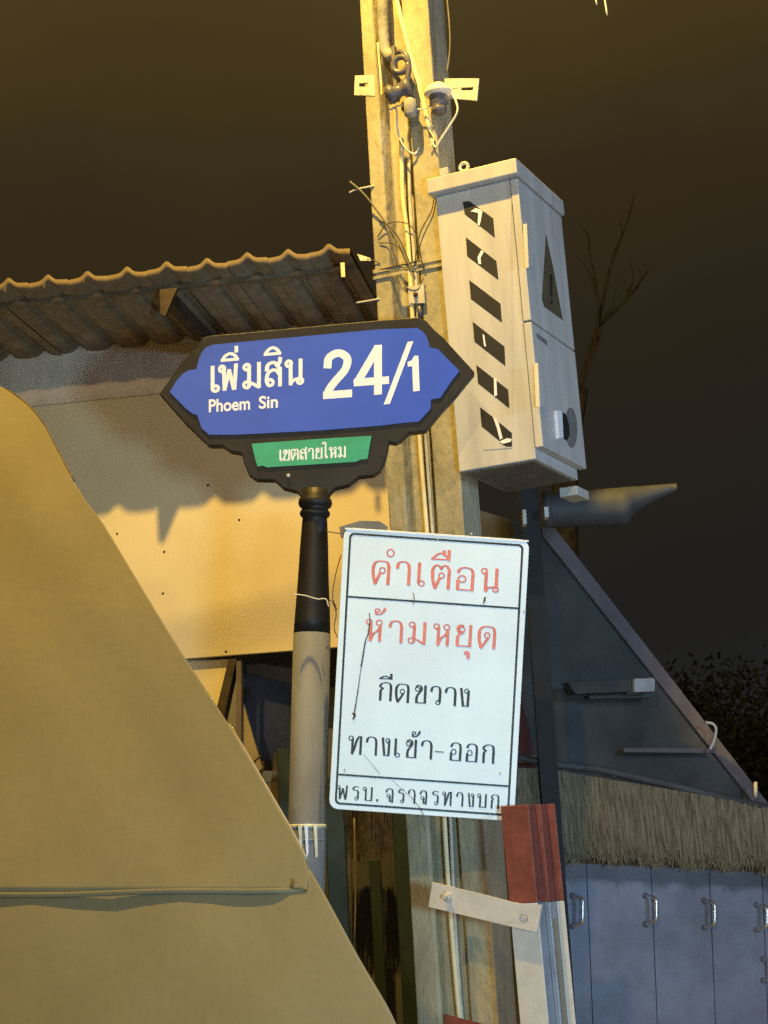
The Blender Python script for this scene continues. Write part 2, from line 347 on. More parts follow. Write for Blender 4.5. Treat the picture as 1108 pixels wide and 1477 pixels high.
cable('cream_conduit', [pp(579, 200, -.016), pp(581, 280, -.012), pp(588, 340, -.006), pp(592, 400, .004), pp(594, 440, .004), pp(596, 470, .004), pp(598, 520, .0), pp(606, 640, -.006), pp(616, 765, -.008), pp(632, 960, -.008), pp(641, 1180, -.006), pp(650, 1320, -.004), pp(660, 1440, -.004), pp(672, 1560, -.004)], .0075, M_cable, 'cream round conduit running the full length of the pole groove', 'conduit')
cable('grey_cable', [pp(590, 230, -.02), pp(592, 300, -.012), pp(600, 400, .0), pp(607, 520, -.004), pp(615, 640, -.008), pp(624, 765, -.01), pp(640, 960, -.01), pp(650, 1180, -.01), pp(656, 1320, -.01), pp(664, 1440, -.01), pp(676, 1560, -.01)], .0058, M_iron, 'thinner pale cable beside the cream conduit in the groove', 'cable')
cable('tie_wire', [pp(627, 283, .008), pp(622, 305, .008), pp(607, 334, .01), pp(601, 360, .01), pp(598, 385, .012)], .0019, M_wireD, 'dark wire curling out from the cabinet side to the groove', 'wire')
cable('tie_wire', [pp(505, 262, .03), pp(525, 280, .025), pp(550, 312, .012), pp(572, 345, .012), pp(590, 380, .014), pp(597, 392, .014)], .0032, M_cabled, 'stiff brown wire sticking out to the left and running down to the clamp', 'wire')
cable('tie_wire', [pp(504, 278, .02), pp(515, 273, .02), pp(540, 268, 0)], .0030, M_iron, 'short pale rod poking out of the pole left side, upper one', 'rod')
cable('tie_wire', [pp(514, 437, .01), pp(548, 431, 0)], .0030, M_iron, 'short pale rod poking out of the pole left side just above the blue sign', 'rod')
cable('tie_wire', [pp(545, 342, .004), pp(556, 325, .012), pp(572, 320, .014), pp(592, 325, .012), pp(602, 345, .012), pp(607, 372, .012)], .0018, M_wireD, 'fine dark wire arching over the groove', 'wire')
cable('tie_wire', [pp(547, 318, .004), pp(560, 325, .012), pp(576, 345, .012), pp(588, 372, .012), pp(596, 390, .014)], .0026, M_wireD, 'dark wire looping from the pole left edge down to the straps', 'wire')
cable('tie_wire', [pp(547, 350, .004), pp(572, 353, .01), pp(583, 372, .012), pp(592, 392, .014)], .0018, M_wireD, 'thin dark wire crossing the left flange above the straps', 'wire')
cable('tie_wire', [pp(545, 390, .003), pp(570, 384, .008), pp(590, 380, .014), pp(606, 376, .014), pp(612, 386, .01)], .0028, M_wireD, 'dark binding wire wrapped across the pole at the straps', 'wire')
cl = thing('cable_clamp', pp(600, 425), 'small square steel clamp with a bolt, under the straps on the pole', 'clamp')
def rect_on(fn, q, back, name, m, par, bv=.001):
    o = B().slab([fn(*c) for c in reversed(q)], back).mk(name, m, par); bevel(o, bv, 2); return o
pq = lambda x, y: onPole(x, y, .016)
rect_on(pq, [(588, 413), (611, 410), (613, 437), (590, 438)], d_*.008, 'clamp_plate', M_iron, cl)
c0 = pq(600, 425); B().lathe(c0, -d_, [(0, .009), (.004, .009), (.006, .006), (.012, .005), (.012, .001)], 6).mk('bolt', M_wireD, cl)
B().tube(cr([pp(580, 398, .012), pp(584, 412, .016), pp(594, 418, .016), pp(604, 416, .016), pp(611, 400, .012)]), .0022).mk('strap_tail', M_cabled, cl, True)
B().tube([pp(605, 440, .004), pp(607, 458, .004)], .009).mk('grip', M_insul, cl, True)
# scrap by the roof end
o = B().slab([pp(515, 366, .01), pp(534, 372, .01), pp(535, 376, .01), pp(520, 376, .01)], d_*.002).mk('paper_scrap', M_tape, None, loc=pp(525, 372)); tag(o, 'tiny torn pale scrap caught on a wire left of the pole', 'scrap')
cable('tie_wire', [pp(530, 374, .01), pp(540, 376, .006), pp(548, 380, .002)], .0016, M_wireD, 'dark wire stub holding the torn scrap to the pole', 'wire')
# dangling bits at the very top right
for i, (x0, y0, x1, y1) in enumerate(((852, -60, 861, 7), (866, -60, 876, 22))):
    cable('dangling_wire', [atY(x0, y0, 5.6), atY((x0+x1)/2-1, (y0+y1)/2, 5.6), atY(x1, y1, 5.6)], .0030, M_wireW,
          ('shorter bright wire end hanging into the top edge of the view', 'longer bright wire end hanging at the top right')[i], 'wire')
cable('overhead_line', [V((-6, 5.2, 5.35)), V((-2, 5.45, 5.12)), V((0.9, 5.6, 5.0)), V((1.1, 5.6, 4.95)), V((8, 6.2, 5.3))], .008, M_cabled, 'dark overhead line the two bright wire ends hang from', 'cable')

# ================================================================== CABINET
CYAW = math.radians(24)
cbn = atY(773, 662, 5.3)
TM = Matrix.Translation(cbn) @ Matrix.Rotation(math.radians(-1.2), 4, 'Y') @ Matrix.Rotation(-CYAW, 4, 'Z')
BW, BD, BH = .250, .400, .893
def cb(x, y, z): return TM @ V((x, y, z))       # x: 0 at near edge, negative to the left; y depth; z up
cab = thing('electric_cabinet', cbn, 'pale metal meter cabinet with torn striped sticker, mounted high beside the pole', 'cabinet')
def cbox(x0, x1, y0, y1, z0, z1, name, m, par=cab, bv=.002):
    o = B().box(cb(x0, y0, z0), cb(x1, y0, z0)-cb(x0, y0, z0), cb(x0, y1, z0)-cb(x0, y0, z0), cb(x0, y0, z1)-cb(x0, y0, z0)).mk(name, m, par)
    if bv: bevel(o, bv, 2)
    return o
cbox(-BW, 0, 0, BD, 0, BH, 'body', M_box, bv=.003)
DT = .028
dl = cbox(.003, DT, -.004, BD+.012, .431, BH-.004, 'upper_door', M_box)
dw = cbox(.003, DT, -.004, BD+.012, .034, .425, 'lower_door', M_box)
cbox(-BW-.015, DT+.010, -.032, BD+.02, BH+.001, BH+.052, 'lid', M_box, bv=.004)
cbox(-BW+.012, -.012, .012, BD-.012, -.004, -.001, 'base_plate', M_cabled, bv=0)
cbox(-.06, 0, BD-.02, BD+.10, -.05, -.02, 'mounting_bracket', M_box)
nl = (TM.to_3x3() @ V((0, -1, 0))).normalized(); nr = (TM.to_3x3() @ V((1, 0, 0))).normalized()
lf = lambda off: (lambda x, y: onP(x, y, cb(0, 0, 0), nl, off))
rf = lambda off: (lambda x, y: onP(x, y, cb(DT, 0, 0), nr, off))
stk = B().slab([lf(.0012)(*c) for c in ((668, 290), (738, 282), (739, 646), (697, 649))][::-1], -nl*.001).mk('sticker', M_box, cab)
stk['label'] = 'tall pale sticker with black diagonal stripes'
stripes = [[(667.6, 291), (677.5, 290), (711.5, 315), (713.8, 342.7), (670.4, 309)], [(672, 342), (716, 376.5), (719, 403.8), (674, 369.5)],
 [(676.8, 403.8), (722, 438), (724, 465), (679.3, 431)], [(681.9, 464), (727.6, 499.8), (729, 527.8), (684.4, 492.6)],
 [(687, 526.4), (733, 562), (734.8, 589), (689.6, 552.8)], [(692.3, 587), (711, 601.5), (721, 610), (738.4, 624.4), (738.4, 644), (729.6, 644), (719, 634.8), (694.8, 615)]]
for q in stripes: B().slab([lf(.0020)(*c) for c in q][::-1], -nl*.0006).mk('stripe', M_boxdark, stk)
tears = [[(690, 306), (696, 304), (692, 325), (689, 324)], [(679, 305), (686, 300), (695, 303), (690, 307)], [(694, 361), (698, 363), (693, 372), (694, 381), (690, 380), (689, 371)],
 [(696, 482), (698.5, 483), (701, 500), (698.5, 499)], [(712.5, 545), (716, 547), (717, 570), (713, 572)], [(711, 601), (719, 609), (725, 632), (721, 634), (717, 618)], [(720, 637), (731, 632), (738, 633), (737, 637), (726, 640)]]
for q in tears: B().slab([lf(.0034)(*c) for c in q][::-1], -nl*.0009).mk('tear', M_letter, stk)
tri = B().slab([rf(.001)(*c) for c in ((787.8, 338.5), (798, 385), (812, 461.7), (785, 442), (782, 431))][::-1], -nr*.0008).mk('warning_triangle', M_tri, dl)
B().slab([rf(.002)(*c) for c in ((793, 395), (797, 396), (796.5, 428), (794.5, 427))][::-1], -nr*.0008).mk('exclamation_mark', M_boxdark, dl)
B().slab([rf(.002)(*c) for c in ((794.5, 432), (797, 434), (797, 440), (794.5, 438))][::-1], -nr*.0008).mk('exclamation_mark', M_boxdark, dl)
def ellip(cx, cy, rx, ry, n=24, sh=0): return [(cx+rx*math.cos(2*math.pi*i/n), cy+ry*math.sin(2*math.pi*i/n)+sh*rx*math.cos(2*math.pi*i/n)) for i in range(n)]
B().slab([rf(.001)(*c) for c in ellip(824, 617, 9, 29, sh=.3)], -nr*.0008).mk('round_sticker', M_circ, dw)
B().slab([rf(.002)(*c) for c in ((811, 594), (817, 598), (821, 612), (822, 628), (818, 636), (812, 631))][::-1], -nr*.0008).mk('keyhole_cover', M_boxdark, dw)
B().slab([rf(.012)(*c) for c in ((804, 592), (811, 593), (813, 631), (807, 632))][::-1], -nr*.011).mk('lock_flap', M_letter, dw)
B().slab([rf(.0012)(*c) for c in ((774, 480), (789, 491), (790, 499), (775, 487))][::-1], -nr*.0008).mk('nameplate', M_circ, dw)
for q, par in (([(760, 322), (767, 328), (769, 350), (769, 376), (770, 381), (763, 386)], dl), ([(776, 523), (783, 533), (785, 560), (788, 583), (779, 587)], dw)):
    bevel(B().slab([rf(.016)(*c) for c in q][::-1], -nr*.014).mk('handle', M_box, par), .002, 2)
ec = cb(-BW+.108, -.01, BH+.070)
u1 = (TM.to_3x3() @ V((1, 0, 0))); B().tube(ringpts(ec, u1, TM.to_3x3() @ V((0, 0, 1)), .0135), .0055, 10).mk('lifting_eye', M_box, cab, True)
cbox(-BW+.030, -BW+.060, -.028, -.012, BH+.0525, BH+.077, 'lid_tab', M_box)

# ================================================================== STREET NAME SIGN
SY = 5.14; sn = V((math.sin(math.radians(-2)), -math.cos(math.radians(-2)), 0)); sp0 = V((0, SY, 2.6))
sf = lambda off: (lambda x, y: onP(x, y, sp0, sn, off))
pb = atY(443, 1200, SY+.02); pt = atY(455, 716, SY+.02)
axd = (pt-pb).normalized(); pbase = pb - axd*(pb.z/axd.z)
sg = thing('street_name_sign', pbase, 'blue pointed street name sign in a black frame on a grey post', 'street sign')
frame = [(229.7, 568), (248, 543), (262, 522), (282, 503), (292, 487), (303, 484), (547, 461.6), (602, 457.6), (614, 462), (628, 477), (642, 489), (644, 492), (685, 537), (651, 578.5), (639.5, 590), (614, 621), (590, 624), (578.5, 635), (570, 639), (561, 637),
 (559, 650), (555, 665), (548, 679), (538.6, 685), (517, 687.6), (503, 699), (482, 704), (473, 715), (434.4, 716), (428, 708.6), (408.4, 704), (395.4, 692.3), (369.5, 691.7), (358.6, 684.7), (352, 667.4), (347.8, 653), (332.6, 651), (319.6, 642.5), (300, 642.5), (272, 615.4), (265.5, 609)]
bevel(B().slab([sf(0)(*c) for c in reversed(frame)], -sn*.045).mk('frame', M_black, sg), .003, 2, 30)
blue = [(245, 565.6), (254, 550), (263, 539.6), (272, 534), (283, 533), (285, 526), (287, 518), (291, 508), (297, 501), (308, 497), (547, 475), (602, 473), (611, 479), (617, 489), (620, 501), (632.5, 504), (646, 518), (663, 535), (651, 550), (635, 574), (622, 576), (621, 590), (604, 608), (581, 610), (547, 614), (458, 621), (341, 627), (302, 627), (291, 618), (287, 606), (285, 599), (278.5, 597), (268, 589)]
bf = B().slab([sf(.0035)(*c) for c in reversed(blue)], -sn*.003).mk('name_plate', M_blue, sg)
grn = [(363, 640), (460, 633), (536, 628.5), (530, 662), (520, 663), (513, 666), (384.6, 674), (379, 671.5), (371.6, 673), (369, 665)]
gf = B().slab([sf(.0035)(*c) for c in reversed(grn)], -sn*.003).mk('district_plate', M_green, sg)
# Thai name
def place_on(fn): return lambda x, y, z: fn(z)(x, y)
zo = [.0037]; tb = B()
for ch, x0, y0, w, h in (('เ', 303.5, 565, 11.5, 35.5), ('พ', 316.5, 562.5, 26, 34.5), ('ม', 351.5, 560, 25, 34.5), ('ส', 383.5, 557.4, 23.5, 35.0), ('น', 412.5, 554.5, 24.5, 34)):
    glyph_ribbons(tb, ch, x0, y0, w, h, -.086, .0, place_on(sf), 5.6, 4.6, zo)
for ch, x0, y0, w, h in (('I', 320, 520.5, 23, 10.5), ('J', 339.5, 507, 3, 6.5), ('I', 382, 512, 22, 10.5)):
    glyph_ribbons(tb, ch, x0, y0, w, h, -.086, 0, place_on(sf), 5.2, 4.2, zo)
tb.mk('thai_name', M_letter, bf)
zo = [.0037]; tb = B()
xs = [('เ', 403.2, 4.2), ('ข', 408.5, 9.2), ('ต', 420.2, 10.2), ('ส', 433.3, 9.4), ('า', 445.2, 6.8), ('ย', 455.8, 8.8), ('ไ', 467.5, 4.8), ('ห', 475, 10.6), ('ม', 488, 11)]
for ch, x0, w in xs:
    glyph_ribbons(tb, ch, x0, 664.6-(x0-403)*.058, w, 15.2, -.05, 0, place_on(sf), 2.5, 1.5, zo)
tb.mk('district_name', M_letter, gf)
# latin text and digits from Blender's own font
def latin(txt, bl, w, h, slope, zoff, m, par, name, fat=.0, shear=0):
    cu = bpy.data.curves.new('t', 'FONT'); cu.body = txt; cu.offset = fat; cu.resolution_u = 6
    o = bpy.data.objects.new('t', cu); COL.objects.link(o); dg = bpy.context.evaluated_depsgraph_get()
    me = bpy.data.meshes.new_from_object(o.evaluated_get(dg)); bpy.data.objects.remove(o)
    xs_ = [v.co.x for v in me.vertices]; ys = [v.co.y for v in me.vertices]
    if txt.startswith('P'): pass
    x0, x1, y0, y1 = min(xs_), max(xs_), min(ys), max(ys)
    vs = []
    for v in me.vertices:
        X = (v.co.x-x0)/(x1-x0)*w; Y = (v.co.y-y0)/(y1-y0)*h
        vs.append(sf(zoff)(bl[0]+X+shear*Y, bl[1]+X*slope-Y))
    fs = [tuple(p.vertices) for p in me.polygons]
    return mesh(name, vs, fs, m, par)
for ch, x, y, w, h in (('2', 466.5, 575.5, 41, 70), ('4', 511.6, 570.5, 48.5, 69.5)):
    tb = B(); glyph_ribbons(tb, ch, x, y, w, h, -.072, 0, place_on(sf), 11.5, 11.0, [.0037]); tb.mk('digit', M_letter, bf)
B().slab([sf(.0046)(*c) for c in ((587.8, 522), (593.7, 519.8), (597.7, 513.2), (603.6, 513), (605.6, 563.6), (596, 564.8), (594.6, 528), (588.3, 529.2))][::-1], -sn*.0003).mk('digit', M_letter, bf)
B().slab([sf(.0046)(*c) for c in ((588, 493), (596.5, 492), (562.5, 582.5), (553.5, 583.5))][::-1], -sn*.0003).mk('slash', M_letter, bf)
latin('Phoem', (301.3, 595), 59.5, 18.8, -.066, .0042, M_letter, bf, 'latin_name', .024)
latin('Sin', (373.5, 590), 27.5, 18.5, -.066, .0042, M_letter, bf, 'latin_name', .024)
B().lathe(sf(.002)(416, 686), sn, [(0, .006), (.004, .005), (.005, .001)], 10).mk('screw', M_iron, sg)
# baluster and post
k = (pt-pb).length/484.0                      # metres per pixel along the post
def py2h(y): return (716-y)*k
R_ = lambda px: px*k
B().lathe(pt, axd, [(py2h(918), R_(26.5)), (py2h(900), R_(26)), (py2h(840), R_(22.5)), (py2h(790), R_(20.5)), (py2h(755), R_(18.5)), (py2h(748), R_(18)), (py2h(746), R_(21)), (py2h(742), R_(22.5)), (py2h(738), R_(21)), (py2h(735), R_(18.5)),
   (py2h(732), R_(23)), (py2h(727), R_(25)), (py2h(721), R_(24)), (py2h(716), R_(20)), (py2h(706), R_(20))], 28).mk('baluster', M_black, sg, True)
B().lathe(pt, axd, [(-(pt-pbase).length, R_(27)), (py2h(919), R_(27)), (py2h(917), R_(25))], 28).mk('post', M_pipe, sg, True)
B().lathe(pbase, axd, [(0, .11), (.05, .11), (.07, .075), (.10, .072)], 28).mk('base_collar', M_pipe, sg, True)
# tape on post
tp = thing('post_tape', atY(443, 1200, SY-.04), 'torn yellow and white tape wound round the grey post near the tan cover', 'tape')
for y, w, m, j in ((1192, 5, M_tape, 0), (1212, 2.5, M_pipe, 1)):
    c = pb + axd*((1200-y)*k); B().lathe(c, (axd + V((random.uniform(-.08, .08), 0, 0))), [(-w*.5*k, R_(27.7)), (w*.5*k, R_(27.7))], 24).mk('tape_turn', m, tp, True)
for x in (430, 439, 452):
    c = atY(x, 1190, SY-.062); B().slab([c, c+V((.010, 0, 0)), c+V((.008, .004, -.075-.02*random.random())), c+V((.002, .004, -.09))], V((0, .0012, 0))).mk('tape_end', M_letter if x % 2 else M_tape, tp)
sw = lambda x, y, o=.07: atY(x, y, SY-o)
cable('tie_wire', [sw(424, 857), sw(440, 859), sw(458, 864), sw(470, 864), sw(474, 875)], .0016, M_wireW, 'thin pale wire tied round the black baluster', 'wire')
cable('tie_wire', [atY(470, 872, SY-.05), atY(478, 866, SY-.03), atY(485, 885, SY-.02), atY(482, 905, SY), atY(487, 920, SY)], .0013, M_wireD, 'fine dark wire between baluster and white sign', 'wire')
cable('tie_wire', [atY(468, 766, SY), atY(480, 768, SY-.02), atY(494, 770, SY-.04)], .0014, M_wireD, 'fine dark wire from the baluster top to the white sign corner', 'wire')
cable('tie_wire', [atY(492, 800, SY+.02), atY(484, 830, SY+.02), atY(480, 860, SY), atY(486, 880, SY)], .0014, M_wireD, 'dark wire looping down beside the white sign left edge', 'wire')

# ================================================================== WHITE WARNING SIGN
WY = 5.06; wn = V((math.sin(math.radians(3)), -math.cos(math.radians(3)), 0)); wp0 = V((.05, WY, 2))
wf = lambda off: (lambda x, y: onP(x, y, wp0, wn, off))
ws = thing('warning_sign', wf(0)(620, 1170), 'white rectangular warning sign with red and black lettering, tilted in front of the pole', 'sign')
UX = (.9976, .069); VX = (-.0545, 1.0)
def st(s, t): return (498.5+s*UX[0]+t*VX[0], 760.5+s*UX[1]+t*VX[1])
def rrect(x0, y0, x1, y1, r, n=6):
    pts = []
    for cx, cy, a0 in ((x1-r, y0+r, -90), (x1-r, y1-r, 0), (x0+r, y1-r, 90), (x0+r, y0+r, 180)):
        for i in range(n+1):
            a = math.radians(a0+90*i/n); pts.append((cx+r*math.cos(a), cy+r*math.sin(a)))
    return pts
SWd, SHt = 266, 406
outer = rrect(-2, 0, SWd, SHt, 13)
bevel(B().slab([wf(0)(*st(*c)) for c in reversed(outer)], -wn*.006).mk('plate', M_white2, ws), .0015, 2, 30)
def ring(outp, inp, off, m, name):
    bb = B(); n = len(outp); vs = [wf(off*.5)(*st(*c)) for c in outp]+[wf(off)(*st(*c)) for c in inp]
    bb.add(vs, [(i, (i+1) % n, (i+1) % n+n, i+n) for i in range(n)]).mk(name, m, ws)
ring(rrect(6, 7, SWd-8, SHt-7, 7), rrect(9, 10, SWd-11, SHt-10, 5), .0008, M_ink, 'border_line')
for t in (98, 354.5): B().slab([wf(.0006)(*st(*c)) for c in ((9, t), (SWd-10, t), (SWd-10, t+2.8), (9, t+2.8))][::-1], -wn*.0003).mk('rule_line', M_ink, ws)
B().slab([wf(.0014)(*st(*c)) for c in rrect(-1, .5, SWd-1, 3, 1)][::-1], -wn*.0005).mk('bright_edge', M_letter, ws)
wl = place_on(wf)
def line(items, h, name, thick, thin, outline=False):
    bb = B(); zo = [.00035]
    for ch, x, y, w, hh in items: glyph_ribbons(bb, ch, x, y, w, hh or h, .069, .0545, wl, thick, thin, zo)
    o = bb.mk(name, M_red if outline else M_ink, ws)
    if outline:
        b2 = B(); zo[0] += .00005
        for ch, x, y, w, hh in items: glyph_ribbons(b2, ch, x, y, w, hh or h, .069, .0545, wl, thick, thin, zo, -(thin*.5-.25))
        b2.mk(name+'_core', M_pink, ws)
line([('ค', 537, 841.6, 24, 0), ('O', 557.5, 803, 11.5, 11.5), ('า', 571, 842.5, 19, 0), ('เ', 600.5, 844.5, 11, 0), ('ต', 622.5, 848, 25, 0), ('Z', 622.5, 807, 26, 14), ('อ', 658, 851, 24, 0), ('น', 693, 852, 26, 0)], 33, 'red_heading', 4.6, 1.9, True)
line([('ห', 527, 923.5, 24, 0), ('T', 540.5, 886, 15, 9.5), ('า', 560.5, 926, 18.5, 0), ('ม', 588.5, 927.5, 26, 0), ('ห', 624.5, 930, 24, 0), ('ย', 658, 932, 21, 0), ('W', 669.5, 949, 8, 10), ('ด', 690, 934, 23.5, 0)], 31, 'red_second_line', 4.4, 1.8, True)
line([('ก', 546, 1010, 18, 0), ('E', 547.5, 979, 17.5, 7.5), ('ด', 570.5, 1012.2, 18.5, 0), ('ข', 597.5, 1014, 16, 0), ('ว', 620.5, 1015.5, 14.5, 0), ('า', 641.5, 1017, 15, 0), ('ง', 663, 1018.6, 13, 0)], 26, 'black_third_line', 3.8, 1.5)
line([('ท', 502, 1087, 19.5, 0), ('า', 527.5, 1088.5, 15, 0), ('ง', 550, 1090, 11.5, 0), ('เ', 567.5, 1091.5, 8.5, 0), ('ข', 584.5, 1092.7, 15, 0), ('T', 594, 1062.5, 11.5, 8.5), ('า', 607, 1093.8, 15, 0), ('-', 627.6, 1086.5, 12, 5), ('อ', 649, 1097, 15, 0), ('อ', 672, 1098.6, 15.5, 0), ('ก', 695, 1099.8, 17, 0)], 26, 'black_fourth_line', 3.6, 1.5)
line([('พ', 485.5, 1152, 15.5, 0), ('ร', 507.5, 1153.4, 9.5, 0), ('บ', 523, 1154.6, 13.5, 0), ('.', 543, 1155.8, 2, 20), ('จ', 556, 1156.7, 10.5, 0), ('ร', 573.5, 1157.6, 9, 0), ('า', 588.5, 1158.2, 9.5, 0), ('จ', 605, 1159.5, 10, 0), ('ร', 622.5, 1160.2, 9.5, 0), ('ท', 637.5, 1161.3, 13.5, 0), ('า', 658, 1162.3, 9, 0), ('ง', 674.5, 1163.5, 8.5, 0), ('บ', 688, 1164.4, 13, 0), ('ก', 707.5, 1165.5, 11.5, 0)], 19.5, 'black_bottom_line', 2.7, 1.2)
# marks and scratches on the plate
def scr(pts, w0, w1, m=M_stain, name='scratch'):
    bb = B(); n = len(pts); a = []; c = []
    for i, (x, y) in enumerate(pts):
        w = w0+(w1-w0)*i/(n-1); a.append(wf(.0016)(x-w/2, y)); c.append(wf(.0016)(x+w/2, y))
    bb.add(a+c, [(i, i+1, i+1+n, i+n) for i in range(n-1)]).mk(name, m, ws)
scr([(533, 884), (534, 895), (531, 915), (527, 925), (523, 950), (521, 962)], 1.2, 2.2, M_ink)
scr([(521, 962), (518, 985), (515, 1005), (511, 1030)], .8, 1.8)
scr([(510, 1028), (512, 1033), (509, 1038)], 5, 2)
scr([(565, 1125), (580, 1138), (593, 1150), (605, 1164), (611, 1175)], .7, 1.2)
scr([(524, 1088), (535, 1100), (548, 1116)], .5, .9)
scr([(596, 855), (598, 862), (596, 872)], 1.0, 1.0); scr([(592, 863), (596, 864), (601, 865)], 1.2, 1.2)
scr([(700, 861), (699, 866), (697, 871)], 3, 1.5)
for x, y in ((631, 777), (680, 770), (756, 882), (497, 1110), (721, 1115)): B().lathe(wf(.0003)(x, y), wn, [(0, .0035), (.001, .003)], 8).mk('rivet', M_iron, ws)
B().slab([onP(x, y, wp0-wn*.02, wn) for x, y in ((490, 760), (520, 751), (548, 752), (560, 760), (556, 775), (492, 775))][::-1], -wn*.012).mk('rear_bracket', M_cabled, ws)
B().box(wf(-.04)(530, 800), (V((math.cos(math.radians(3)), math.sin(math.radians(3)), 0)))*.40, -wn*.02, V((0, 0, .02))).mk('mounting_rail', M_iron, ws)
B().box(wf(-.04)(515, 1120), (V((math.cos(math.radians(3)), math.sin(math.radians(3)), 0)))*.40, -wn*.02, V((0, 0, .02))).mk('mounting_rail', M_iron, ws)
for y in (800, 1120): B().tube([wf(-.005)(630, y), wf(-.50)(630, y)], .006).mk('fixing_bolt', M_iron, ws)

# ================================================================== RED AND WHITE CHANNEL POST + BAR
GY = 4.98
t0 = atY(722, 1163, GY); t1 = atY(750.5, 1477, GY)
up = (t0-t1).normalized(); g0 = t1 - up*(t1.z/up.z)
yq = math.radians(26); ga = V((math.cos(yq), -math.sin(yq), 0)); gd = V((math.sin(yq), math.cos(yq), 0))
gp = thing('channel_post', g0, 'hollow steel channel post painted red above and white below, under the white sign', 'post')
H = (t0-g0).length; zr = (atY(736, 1304, GY)-g0).dot(up)
def chan(z0, z1, segs, m_front, m_side, label=None):
    # front web, far side strip, lips: each its own piece
    def strip(x, y, w, d, m, nm):
        o = B().box(g0+up*z0+ga*(x*.86)+gd*(y*.86), ga*(w*.86), gd*(d*.86), up*(z1-z0)).mk(nm, m, gp); bevel(o, .0015, 2); return o
    f = strip(0, 0, .094, .004, m_front, 'front_web')
    strip(0, .0045, .004, .07, m_side, 'left_flange')
    strip(.090, .0045, .004, .060, m_side, 'right_flange')
    strip(.095, .0605, .016, .004, m_side, 'lip')
    strip(.107, .065, .004, .055, m_side, 'outer_web')
    strip(.112, .116, .026, .004, m_front, 'outer_lip')
    return f
chan(zr+.0015, H, None, M_redp, M_redp)
chan(0, zr, None, M_whitep, M_steelb)
sl = B().box(g0+up*(zr-1.0)+ga*.0965+gd*.066, ga*.002, gd*.022, up*.955).mk('slot', M_canvas2, gp); sl['label'] = 'long narrow rusty slot in the white part'
# bar
bn = -gd; bq = lambda off: (lambda x, y: onP(x, y, t0-gd*.012, bn, off))
bar = thing('bracket_bar', bq(0)(700, 1310), 'short white flat bar with a bolt hole tying the red and white post', 'bracket')
hole = [(755+6.6*math.cos(a), 1325+7*math.sin(a)) for a in [2*math.pi*i/16 for i in range(16)]]
bb = B(); outl = [(624, 1272.5), (660, 1281.5), (700, 1291), (738, 1301), (759, 1304.5), (781, 1305), (778, 1325), (774.5, 1345), (755, 1340.5), (735, 1336), (700, 1327.5), (660, 1318), (618, 1308), (619, 1302), (621, 1290), (622.5, 1281)]
# triangulated via ring: order outline to start facing the hole's angle 0
k0 = 6; ol = outl[k0:]+outl[:k0]
o_v = [bq(0)(*c) for c in ol]; h_v = [bq(0)(*c) for c in hole]; n = 16; bk = gd*.008
bb.add(o_v+h_v+[p+bk for p in o_v]+[p+bk for p in h_v], [(i, i+n, (i+1) % n+n, (i+1) % n) for i in range(n)] + [(i+2*n, (i+1) % n+2*n, (i+1) % n+3*n, i+3*n) for i in range(n)]
       + [(i, (i+1) % n, (i+1) % n+2*n, i+2*n) for i in range(n)] + [(i+n, i+3*n, (i+1) % n+3*n, (i+1) % n+n) for i in range(n)])
bb.mk('bar_plate', M_whitep, bar)
hp = bq(.0)(648, 1293); B().lathe(hp, -gd, [(-.01, .009), (.006, .009), (.008, .014), (.016, .014), (.018, .007), (.034, .007)], 6).mk('bolt', M_iron, bar)  # bolt added for the small shadow it throws on the bar
o = B().slab([pp(641, 1463, .03), pp(700, 1478, .03), pp(720, 1560, .03), pp(650, 1560, .03)][::-1], d_*.006).mk('red_plate', M_redp, None, loc=pp(680, 1500)); tag(o, 'corner of a red plate on the pole at the bottom edge', 'plate')
# second slim post right of the pole, low
lo = thing('stub_post', V((atY(700, 1477, 5.75).x, 5.75, 0)), 'grey wooden prop standing against the pole, just left of the red and white post', 'post')
q0 = atY(676, 1477, 5.72); B().box(V((q0.x-.02, 5.72, 0)), V((.012, 0, 0))+ga*.085, gd*.05, V((-.02, 0, atY(676, 1200, 5.72).z))).mk('prop', M_conc2, lo)

# ================================================================== TAN COVER (front left)
cn = V((-.30, -.66, .60)).normalized(); cp0 = atY(300, 1285, 3.25)
edge = [(-40, 545), (0, 557), (24, 572), (45, 590), (62, 612), (75, 635), (100, 683), (124, 722), (150, 757), (200, 840), (260, 938), (330, 1045), (400, 1163), (430, 1216), (441, 1240), (446, 1262), (443, 1283)]
ec_ = [V((x, y, 0)) for x, y in edge]; ee = cr(ec_, 4)
cv = thing('canvas_cover', V((cp0.x-.5, cp0.y, 0)), 'large tan canvas cover with a slanting right edge, filling the lower left', 'cover')
def bulge(x, y): return .006*math.sin(x*.006+y*.003)+.004*math.sin(y*.011-x*.004)+.004*math.sin(x*.03)*math.sin(y*.02)
NC = 26; bb = B(); rows = len(ee)
for i, p in enumerate(ee):
    for j in range(NC):
        s_ = 1-(1-j/(NC-1))**2.2; x = -420+(p.x+420)*s_; drop = -.010*max(0, (j-(NC-2)))
        yy = p.y
        bb.v.append(onP(x, yy, cp0, cn, bulge(x, yy)*min(1, (1-s_)*6+.05)+drop))
for i in range(rows-1):
    for j in range(NC-1):
        bb.f.append((i*NC+j, (i+1)*NC+j, (i+1)*NC+j+1, i*NC+j+1))
top = bb.mk('upper_panel', M_canvas, cv, True)
m_ = top.modifiers.new('solid', 'SOLIDIFY'); m_.thickness = .03; m_.offset = -1
